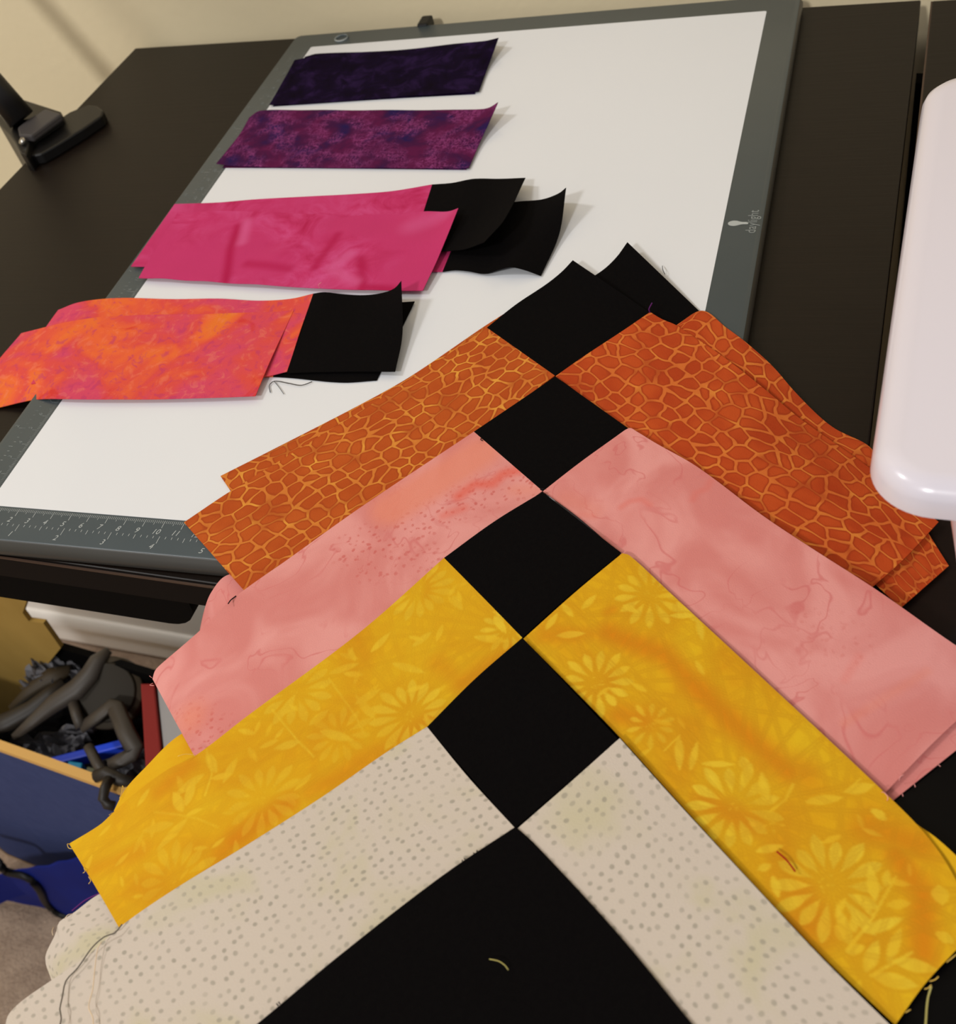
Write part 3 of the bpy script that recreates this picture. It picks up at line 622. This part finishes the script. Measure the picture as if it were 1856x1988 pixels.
strip('rose pink batik strip on the black table, upper of its pair', [
    [(1054, 954, .0042), (1130, 1010, .0036), (1205, 1078, .0034), (1400, 1255, .0030), (1560, 1400, .0026), (1719, 1539, .0018)],
    [(1138, 890, .0046), (1300, 1000, .0040), (1500, 1150, .0034), (1680, 1290, .0030), (1830, 1425, .0020)],
    [(1212, 836, .0046), (1223, 831, .0046), (1236, 838, .0046), (1272, 860, .0044), (1352, 906, .0042), (1500, 1015, .0038), (1691, 1139, .0034), (1750, 1179, .0034), (1856, 1253, .0030), (1952, 1316, .0020)]], 'pink_batik', paint=pink_r_paint, res=.001, uv0=(.3, .9), wav=.0003)
# yellow row
unit('golden yellow floral batik strip with a black square, lower of the yellow pair',
     [[(300, 1660, -.0030), (600, 1450, .0002), (1000, 1240, .0008)], [(221, 1574, -.0150), (242, 1534, -.0120), (278, 1494, -.0080), (350, 1426, -.0030), (480, 1370, .0004), (880, 1090, .0008)]],
     [[(1000, 1240, .0008), (1195, 1080, .0009)], [(880, 1090, .0008), (1053, 965, .0009)]], 'yellow_batik', dict(paint=none_paint, uv0=(.5, .3)), dict())
unit('golden yellow floral batik strip with a black square, upper of the yellow pair',
     [[(231, 1801, -.0040), (336, 1736, .0000), (480, 1648, .0030), (627, 1552, .0044), (748, 1466, .0048), (829, 1412, .0050), (920, 1330, .0052), (1014, 1238, .0054)],
      [(182, 1716, -.0060), (400, 1590, .0020), (640, 1430, .0046), (800, 1310, .0050), (938, 1160, .0056)],
      [(134, 1638, -.0100), (194, 1601, -.0060), (220, 1577, -.0040), (262, 1540, -.0010), (327, 1493, .0020), (379, 1467, .0034), (480, 1390, .0046), (700, 1226, .0050), (862, 1083, .0058)]],
     [[(1014, 1238, .0054), (1110, 1152, .0056), (1206, 1073, .0058)], [(862, 1083, .0058), (960, 1012, .0058), (1053, 955, .0060)]], 'yellow_batik', dict(paint=yl_paint, res=.00055), dict())
strip('golden orange floral batik strip on the black table, lower of its pair', [
    [(1330, 1360, .0006), (1600, 1640, .0008), (1790, 1860, .0010)], [(1430, 1280, .0006), (1700, 1540, .0008), (1788, 1606, .0014), (1812, 1622, .0030), (1856, 1661, .0034), (1925, 1735, .0030)]], 'yellow_batik', paint=none_paint, uv0=(.8, .8))
strip('golden orange floral batik strip on the black table, upper of its pair', [
    [(1016, 1240, .0058), (1110, 1335, .0054), (1203, 1431, .0050), (1306, 1545, .0046), (1476, 1730, .0044), (1600, 1860, .0042), (1738, 1990, .0040)],
    [(1114, 1152, .0062), (1330, 1370, .0052), (1560, 1620, .0048), (1700, 1770, .0048), (1800, 1905, .0040)],
    [(1208, 1074, .0064), (1222, 1078, .0062), (1300, 1150, .0056), (1500, 1335, .0052), (1719, 1540, .0046), (1790, 1612, .0044), (1840, 1680, .0050), (1900, 1800, .0040)]], 'yellow_batik', paint=yr_paint, res=.00055, uv0=(.3, .6))
# cream row
unit('cream cotton strip with grey dots and a black square, lower of the cream pair',
     [[(180, 1960, -.0080), (500, 1800, .0004), (960, 1600, .0012)], [(100, 1904, -.0160), (88, 1858, -.0170), (108, 1812, -.0140), (114, 1791, -.0130), (140, 1774, -.0110), (194, 1735, -.0080), (330, 1680, -.0010), (820, 1430, .0012)]],
     [[(960, 1600, .0012), (1180, 1440, .0014)], [(820, 1430, .0012), (1010, 1262, .0014)]], 'cream_dot_cotton', dict(uv0=(.4, .2)), dict())
unit('cream cotton strip with grey dots and a black square, upper of the cream pair',
     [[(100, 2290, -.0020), (300, 2140, .0040), (497, 1989, .0060), (640, 1870, .0066), (780, 1760, .0068), (873, 1690, .0070), (1000, 1608, .0072)],
      [(30, 2100, -.0050), (260, 1940, .0020), (480, 1800, .0056), (700, 1660, .0066), (910, 1510, .0074)],
      [(10, 2020, -.0080), (14, 1975, -.0070), (38, 1947, -.0060), (100, 1903, -.0030), (170, 1855, .0000), (232, 1800, .0020), (336, 1728, .0044), (480, 1640, .0062), (627, 1546, .0066), (748, 1462, .0070), (829, 1411, .0076)]],
     [[(1000, 1608, .0072), (1100, 1522, .0074), (1202, 1437, .0076)], [(829, 1411, .0076), (922, 1318, .0076), (1014, 1238, .0078)]], 'cream_dot_cotton', dict(res=.001), dict())
strip('cream cotton strip with grey dots beside the golden orange strip', [
    [(1005, 1608, .0078), (1040, 1640, .0074), (1200, 1813, .0068), (1345, 1989, .0064), (1520, 2200, .0060), (1600, 2300, .0060)],
    [(1108, 1518, .0080), (1300, 1710, .0072), (1480, 1910, .0068), (1720, 2180, .0060)],
    [(1203, 1433, .0082), (1306, 1548, .0074), (1476, 1732, .0070), (1600, 1864, .0068), (1727, 1989, .0066), (1860, 2120, .0060)]], 'cream_dot_cotton', res=.001, uv0=(.2, .7))
def edge(pts, L):
    P = [U(*p) for p in pts]; d = P[-1] - P[-2]; d[2] = 0; d /= np.linalg.norm(d)
    done = sum(np.linalg.norm(P[i + 1] - P[i]) for i in range(len(P) - 1)); P.append(P[-1] + d * (L - done)); return np.array(P)
EL = edge([(1001, 1605, .0086), (870, 1692, .0084), (700, 1822, .0080), (497, 1990, .0076)], .155)
ER = edge([(1001, 1605, .0086), (1045, 1648, .0084), (1200, 1815, .0080), (1345, 1990, .0076)], .155)
tag(cloth('fabric_square', [[tuple(p + e - EL[0]) for p in EL] for e in ER], 'black_cotton', world=True),
    'large plain black cotton piece at the foot of the chevron', 'fabric piece', GP)

# ---------------------------------------------------------------- loose threads
tag(thread('loose_thread', [(1508, 1653, .0062), (1528, 1671, .0066), (1544, 1692, .0062)], 'thread_red', r=.00028), 'short red thread lying on the golden orange floral strip', 'thread')
tag(thread('loose_thread', [(950, 1862, .0092), (968, 1866, .0096), (980, 1874, .0096), (987, 1883, .0092)], 'thread_olive', r=.00015), 'short olive thread lying on the large black piece', 'thread')
tag(thread('loose_thread', [(237, 1794, .0045), (222, 1812, .0040), (205, 1817, .0040), (180, 1838, .0030), (150, 1880, .0010), (128, 1904, .0000), (121, 1935, .0000), (116, 1960, .0005), (119, 1975, .0010), (114, 2000, .0010)], 'thread_grey', r=.00024),
    'long grey thread trailing down the cream dotted strip', 'thread')
tag(thread('loose_thread', [(197, 1829, .0042), (190, 1840, .0036), (184, 1880, .0026), (180, 1920, .0022), (172, 1955, .0020), (180, 1975, .0020), (181, 2000, .0020)], 'thread_cream', r=.00018), 'fine pale thread lying beside the long grey thread', 'thread')
tag(thread('loose_thread', [(1262, 607, .0075), (1260, 600, .0100), (1266, 588, .0130)], 'thread_purple', r=.0003), 'tiny purple thread at the corner of the rust orange strip', 'thread')
tag(thread('loose_thread', [(606, 741, .0008), (585, 748, .0008), (560, 744, .0008), (532, 740, .0009), (523, 748, .0008), (525, 762, .0008)], 'thread_black', r=.0002), 'thin black thread curling off the coral pile onto the screen', 'thread')
tag(thread('loose_thread', [(533, 741, .0008), (542, 752, .0008), (551, 765, .0008)], 'thread_black', r=.00014), 'straight wisp of black thread below the coral pile', 'thread')
tag(thread('loose_thread', [(1808, 1915, .0030), (1801, 1940, .0008), (1797, 1990, .0004)], 'thread_olive', r=.0003), 'pale thread hanging from the end of the golden orange strip', 'thread')
tag(thread('loose_thread', [(194, 1734, -.008), (165, 1748, -.010), (140, 1768, -.0115)], 'thread_purple', r=.0003), 'purple thread along the edge of the lower cream strip', 'thread')
tag(thread('loose_thread', [(458, 1157, .0032), (448, 1165, .0040), (443, 1172, .0050)], 'thread_black', r=.00025), 'black snippet at the edge of the upper pink strip', 'thread')
tag(thread('loose_thread', [(1286, 516, .0012), (1287, 524, .0030), (1291, 533, .0016)], 'thread_black', r=.00016), 'black wisp standing off the upper black square', 'thread')

def find(label):
    return [o for o in bpy.data.objects if o.get('label') == label][0]
def fray(label, mat, segs):
    o = find(label)
    if o.type == 'EMPTY': o = [c for c in o.children if c.name.startswith('colour_strip')][0]
    for sg in segs: thread('frayed_thread', sg, mat, o, r=.00012, n=10)
fray('golden yellow floral batik strip with a black square, upper of the yellow pair', 'thread_yellow', [
    [(137, 1640, -.010), (131, 1638, -.009), (133, 1646, -.0095), (140, 1648, -.0095)], [(163, 1685, -.007), (165, 1692, -.006), (161, 1695, -.006)], [(172, 1702, -.007), (176, 1710, -.006), (172, 1716, -.006)], [(380, 1466, .004), (360, 1464, .006), (345, 1468, .007)]])
fray('golden yellow floral batik strip with a black square, lower of the yellow pair', 'thread_yellow', [[(241, 1534, -.012), (238, 1525, -.010), (236, 1540, -.011), (232, 1550, -.012)], [(218, 1578, -.015), (212, 1582, -.014)]])
fray('golden orange floral batik strip on the black table, upper of its pair', 'thread_yellow', [
    [(1838, 1868, .004), (1848, 1860, .006), (1858, 1852, .006)], [(1805, 1905, .004), (1815, 1902, .005), (1822, 1896, .006)], [(1795, 1920, .004), (1802, 1918, .005), (1808, 1912, .006)], [(1758, 1966, .004), (1764, 1962, .005), (1768, 1960, .005)]])
fray('cream cotton strip with grey dots and a black square, lower of the cream pair', 'thread_cream', [[(140, 1774, -.011), (132, 1776, -.010), (125, 1784, -.011)], [(104, 1800, -.013), (101, 1808, -.012), (103, 1816, -.012)]])
fray('rose pink batik strip on the black table, upper of its pair', 'thread_pink', [[(1745, 1516, .0022), (1748, 1508, .004), (1755, 1504, .004)], [(1708, 1540, .003), (1716, 1538, .006), (1724, 1548, .006), (1721, 1556, .004)]])
fray('rose pink batik strip on the black table, lower of its pair', 'thread_pink', [[(1752, 1541, .001), (1753, 1546, .001)], [(1775, 1522, .001), (1777, 1528, .001)], [(1822, 1485, .001), (1826, 1488, .001)]])
fray('salmon pink batik strip with a black square, upper of the pink pair', 'thread_pink', [[(297, 1326, -.006), (291, 1330, -.005), (299, 1331, -.005)], [(295, 1316, -.006), (290, 1312, -.005)]])
fray('plain magenta batik strip lying on top of the magenta pile', 'thread_pink', [[(622, 560, .003), (618, 553, .006), (624, 548, .007)]])
for lb, segs in (('salmon pink batik strip with a black square, upper of the pink pair', [[(936, 850, .0042), (933, 853, .0048), (937, 856, .0044)]]),
                 ('golden yellow floral batik strip with a black square, upper of the yellow pair', [[(1055, 953, .0062), (1049, 950, .0066), (1057, 949, .0066)]])):
    for sg in segs: thread('frayed_thread', sg, 'thread_black', [c for c in find(lb).children if c.name.startswith('black_square')][0], r=.0002, n=8)
big = find('large plain black cotton piece at the foot of the chevron'); rs = random.Random(4)
E1 = [(1000, 1606), (873, 1690), (640, 1868), (497, 1989)]
for i in range(6):                                                  # nubs of warp along the cut edge
    t = rs.uniform(.15, 2.9); k = int(t); f = t - k; x = E1[k][0] * (1 - f) + E1[k + 1][0] * f; y = E1[k][1] * (1 - f) + E1[k + 1][1] * f
    thread('frayed_thread', [(x, y, .0085), (x - 1, y - 2, .0088), (x - rs.uniform(1, 3), y - rs.uniform(2, 5), .0085)], 'thread_black', big, r=.0002, n=6)

# ---------------------------------------------------------------- below the desk
bin_ = empty('storage_bin', (-.45, .41, 0))
yb = .352; br = math.radians(-3)
slab('body', -1.0, yb, -.20, .475, .02, [(.006, .006), (0, .012), (0, .20), (.003, .205), (.003, .21), (0, .215), (0, .42), (.006, .43)], 'white_bin_plastic', bin_, br, (-.5, yb))
slab('rim', -1.01, yb - .008, -.19, .478, .022, [(0, .06), (0, .075), (.004, .08)], 'white_bin_plastic', bin_, br, (-.5, yb))
tag(bin_, 'white plastic storage bin on the floor under the desk', 'bin')

ZB = -.36                                                          # level of the box rim, relative to the pad
pL, pR = U(-420, 1304, ZB), U(392, 1596, ZB)
bx_ = empty('storage_box', (pL[0] * .5 + pR[0] * .5, pL[1] + .08, 0))
ax = (pR - pL) / np.linalg.norm(pR - pL); ay = np.array([-ax[1], ax[0], 0.0]); D = float(np.dot(U(180, 1276, ZB) - pL, ay)); TK = .006; BH = ZB + ZD
L = np.linalg.norm(pR - pL)
def wallp(name, a, b, z0, z1, mat, th=TK, side=1, parent=bx_):
    a = np.array([a[0], a[1], 0]); b = np.array([b[0], b[1], 0]); e = (b - a) / np.linalg.norm(b - a); nn = np.array([-e[1], e[0], 0]) * th * side
    V = [(*(p[:2]), z) for z in (z0, z1) for p in (a, b, b + nn, a + nn)]
    return link(name, V, [(3, 2, 1, 0), (4, 5, 6, 7), (0, 1, 5, 4), (1, 2, 6, 5), (2, 3, 7, 6), (3, 0, 4, 7)], mat, parent, smooth=False)
q0, q1, q2, q3 = pL, pR, pR + ay * D, pL + ay * D
wallp('front_panel', q0, q1, .004, BH - .001, 'blue_canvas')
wallp('side_panel', q1, q2, .004, BH - .001, 'blue_canvas')
wallp('back_panel', q2, q3, .004, BH + .012, 'black_drawer')
wallp('side_panel', q3, q0, .004, BH - .001, 'cardboard')
wallp('binding', q0 - ay * .0006, q1 - ay * .0006, BH - .004, BH + .0022, 'tan_binding', TK + .0012)
V = [(*p[:2], z) for z in (0, .006) for p in (q0, q1, q2, q3)]
link('bottom', V, [(3, 2, 1, 0), (4, 5, 6, 7), (0, 1, 5, 4), (1, 2, 6, 5), (2, 3, 7, 6), (3, 0, 4, 7)], 'cardboard', bx_, smooth=False)
# cardboard flap standing open at the back
FP = [(-70, 1130), (20, 1146), (38, 1150), (52, 1166), (44, 1190), (56, 1206), (84, 1210), (104, 1238), (118, 1258), (92, 1290), (70, 1330), (20, 1406), (-40, 1480), (-90, 1500)]
fp = pL + ay * (D - .0135)
def UPl(u, v):
    d_ = _ray(u, v); c_ = CAM + np.array([0, 0, ZD]); return c_ + d_ * (np.dot(fp - c_, ay) / np.dot(d_, ay))
A = [UPl(x, y) for x, y in FP]; Bk = [a + ay * .004 for a in A]; n = len(A)
link('flap', [tuple(a) for a in A] + [tuple(b) for b in Bk], [tuple(range(n)), tuple(range(n, 2 * n))[::-1]] + [(i, i + n, (i + 1) % n + n, (i + 1) % n) for i in range(n)], 'cardboard', bx_, smooth=False)
tag(bx_, 'blue canvas box with tan rim and open cardboard flap, full of clamps', 'storage box')

def T(pts): return [tuple(U(*p)) for p in pts]
def thing(o, label, cat, group='tools and oddments in the blue box'): return tag(o, label, cat, group)
# bag film under the tools fills the box
def crumple(name, px, h, mat, label, amp=.012, seed=0, n=16):
    c = np.array([U(x, y, h) for x, y in px]); G = np.zeros((n, n, 3)); s = np.linspace(0, 1, n); rs = np.random.RandomState(seed)
    for i, a in enumerate(s):
        for j, b in enumerate(s): G[i, j] = (c[0] * (1 - a) + c[1] * a) * (1 - b) + (c[3] * (1 - a) + c[2] * a) * b
    G[..., 2] += rs.uniform(-amp, amp, (n, n)); G[..., :2] += rs.uniform(-.002, .002, (n, n, 2))
    idx = np.arange(n * n).reshape(n, n); q = np.stack([idx[:-1, :-1].ravel(), idx[1:, :-1].ravel(), idx[1:, 1:].ravel(), idx[:-1, 1:].ravel()], 1)
    top = G.reshape(-1, 3); bot = top - np.array([0, 0, .001]); N = n * n
    ring = np.r_[idx[:, 0], idx[-1, 1:], idx[-2::-1, -1], idx[0, -2:0:-1]]; nx = np.roll(ring, -1)
    o = link(name, np.r_[top, bot], np.r_[q[:, ::-1], q + N, np.stack([ring, nx, nx + N, ring + N], 1)], mat, smooth=False)
    return thing(o, label, 'bag')
crumple('plastic_bag', [(70, 1260), (165, 1290), (150, 1330), (40, 1340)], ZB - .015, 'crinkled_film', 'crinkled clear plastic bag against the cardboard flap', .010, 1)
crumple('plastic_bag', [(20, 1440), (190, 1400), (150, 1470), (70, 1490)], ZB - .035, 'crinkled_film', 'crinkled clear plastic bag in front of the clamp handles', .008, 2)
crumple('plastic_bag', [(160, 1480), (290, 1450), (300, 1520), (180, 1530)], ZB - .05, 'crinkled_film', 'crinkled clear plastic bag beneath the square clamp', .008, 3)
crumple('dark_sheet', [(-20, 1400), (280, 1330), (310, 1500), (10, 1470)], ZB - .085, 'black_drawer', 'dark sheet as interior floor of the blue box', .006, 4)  # near-black sheet below the tools, serves as the dark interior floor
thing(tube('spring_clamp', T([(27, 1432, ZB - .010), (65, 1400, ZB - .006), (104, 1367, ZB), (150, 1338, ZB + .006), (175, 1310, ZB + .010), (189, 1283, ZB + .014), (212, 1262, ZB + .016)]), [.004, .0065, .0092, .0105, .0095, .008, .004], 'clamp_grey', flat=.7),
      'long curved grey clamp handle reaching out of the blue box', 'clamp')
thing(tube('spring_clamp', T([(-30, 1420, ZB - .010), (20, 1400, ZB - .010), (60, 1378, ZB - .008), (95, 1350, ZB - .006), (125, 1325, ZB - .004)]), [.010, .010, .009, .008, .006], 'clamp_dark', flat=.7),
      'dark curved clamp handle behind the long grey one', 'clamp')
thing(tube('spring_clamp', T([(20, 1375, ZB - .02), (60, 1340, ZB - .015), (100, 1315, ZB - .012), (138, 1302, ZB - .010)]), [.003, .007, .010, .006], 'disc_brown', flat=.7), 'brown clamp handle leaning on the cardboard flap', 'clamp')
# round disc (two parts)
dc = U(212, 1345, ZB - .004); dn = np.array([.25, -.45, .86]); dn /= np.linalg.norm(dn)
disc = empty('round_tin', dc)
tube('body', [tuple(dc - dn * .008), tuple(dc - dn * .007), tuple(dc + dn * .004), tuple(dc + dn * .005)], [.029, .030, .030, .029], 'disc_brown', disc, n=28)
tube('lid', [tuple(dc + dn * .005), tuple(dc + dn * .0065), tuple(dc + dn * .0068)], [.0245, .0245, .023], 'disc_dark', disc, n=28)
thing(disc, 'round brown tin with a raised lid behind the square clamp', 'tin')
# square frame clamp
cl = empty('square_clamp', U(215, 1430, ZB - .02))
tube('frame', T([(160, 1412, ZB - .004), (190, 1390, ZB + .002), (216, 1368, ZB + .006), (224, 1372, ZB + .006), (246, 1425, ZB + .004), (263, 1455, ZB + .002), (258, 1464, ZB), (236, 1475, ZB), (212, 1487, ZB)]), [.0060, .0066, .0066, .0072, .0075, .0075, .0075, .0072, .0066], 'clamp_grey', cl, flat=.5)
tube('spindle', T([(172, 1450, ZB + .002), (180, 1465, ZB + .002), (190, 1484, ZB + .002), (205, 1505, ZB + .002)]), .0042, 'clamp_grey', cl)
tube('screw_handle', T([(186, 1508, ZB + .004), (206, 1500, ZB + .006), (232, 1514, ZB + .004), (262, 1520, ZB)]), .0052, 'clamp_dark', cl)
tube('hook', T([(212, 1512, ZB + .010), (204, 1530, ZB + .012), (200, 1550, ZB + .006), (208, 1562, ZB + .002), (222, 1565, ZB)]), .0040, 'clamp_dark', cl)
thing(cl, 'square-framed grey bar clamp with spindle and hook over the box rim', 'clamp')
thing(tube('steel_rod', T([(143, 1366, ZB + .002), (150, 1390, ZB), (158, 1412, ZB - .004)]), .0048, 'clamp_grey'), 'short grey rod under the long curved handle', 'rod')
def bar(name, a, b, wpx, h, th, mat, label, cat):
    a = np.array(a, float); b = np.array(b, float); d = (b - a) / np.hypot(*(b - a)); nn = np.array([-d[1], d[0]]) * wpx / 2
    return thing(hull(name, [tuple(a - nn), tuple(b - nn), tuple(b + nn), tuple(a + nn)], h - th, h, mat, None, .0012), label, cat)
bar('plastic_bar', (92, 1479), (240, 1441), 15, ZB - .022, .012, 'cobalt_plastic', 'bright cobalt blue plastic bar lying in the box', 'bar')
bar('plastic_block', (130, 1488), (158, 1492), 24, ZB - .018, .02, 'teal_plastic', 'small teal plastic block against the tan rim', 'block')
bar('plastic_block', (24, 1386), (72, 1366), 14, ZB - .020, .015, 'sky_plastic', 'pale sky blue piece beside the cardboard flap', 'block')
bar('plastic_block', (166, 1496), (190, 1504), 20, ZB - .016, .02, 'olive_plastic', 'small olive green piece beside the teal block', 'block')
# books standing at the right end of the box
def book(a, b, c, d, h, th, mat, label):
    return tag(hull('book', [a, b, c, d], h - th, h, mat, None, .0015), label, 'book', 'books beside the box')
book((272, 1326), (300, 1326), (316, 1490), (282, 1500), ZB + .004, .20, 'red_cloth', 'dark red book standing on edge at the end of the blue box')
book((303, 1330), (346, 1336), (366, 1490), (320, 1490), ZB + .001, .20, 'grey_card', 'pale grey book standing next to the dark red book')

# blue bag and cable on the carpet
FL = -ZD
bag = []
for px, py, h in [(-80, 1730, .10), (0, 1697, .12), (80, 1680, .17), (155, 1664, .21), (240, 1648, .24)]: bag.append(U(px, py, FL + h))
mid = [U(px, py, FL + h) for px, py, h in [(-80, 1735, .05), (0, 1722, .07), (80, 1724, .10), (150, 1726, .12), (240, 1740, .13)]]
frt = [U(px, py, FL + h) for px, py, h in [(-80, 1736, .004), (0, 1748, .004), (90, 1764, .004), (135, 1782, .004), (240, 1820, .004)]]
bck = [b + np.array([-.006, .003, -.06]) for b in bag]
R3 = np.array([spline(r, 34) for r in (frt, mid, bag, bck)]); G = np.array([spline(R3[:, i], 20) for i in range(34)])
G[..., 2] += .004 * smooth_noise(G[..., 0], G[..., 1], 3, .05); idx = np.arange(34 * 20).reshape(34, 20)
q = np.stack([idx[:-1, :-1].ravel(), idx[1:, :-1].ravel(), idx[1:, 1:].ravel(), idx[:-1, 1:].ravel()], 1)
tag(link('folded_bag', G.reshape(-1, 3), q, 'royal_blue_nylon'), 'royal blue nylon bag slumped on the carpet before the blue box', 'bag')
cb = spline(np.array([U(*p) for p in [(-40, 1640, FL + .11), (0, 1678, FL + .15), (12, 1692, FL + .13), (52, 1702, FL + .135), (75, 1725, FL + .105), (91, 1754, FL + .04), (112, 1772, FL + .012), (135, 1781, FL + .008), (190, 1800, FL + .006)]]), 50)
tag(tube('power_cable', [tuple(x) for x in cb], .0042, 'black_rubber', n=8), 'black cable running over the royal blue bag onto the carpet', 'cable')

for o in bpy.data.objects:
    if '_o' in o: del o['_o']
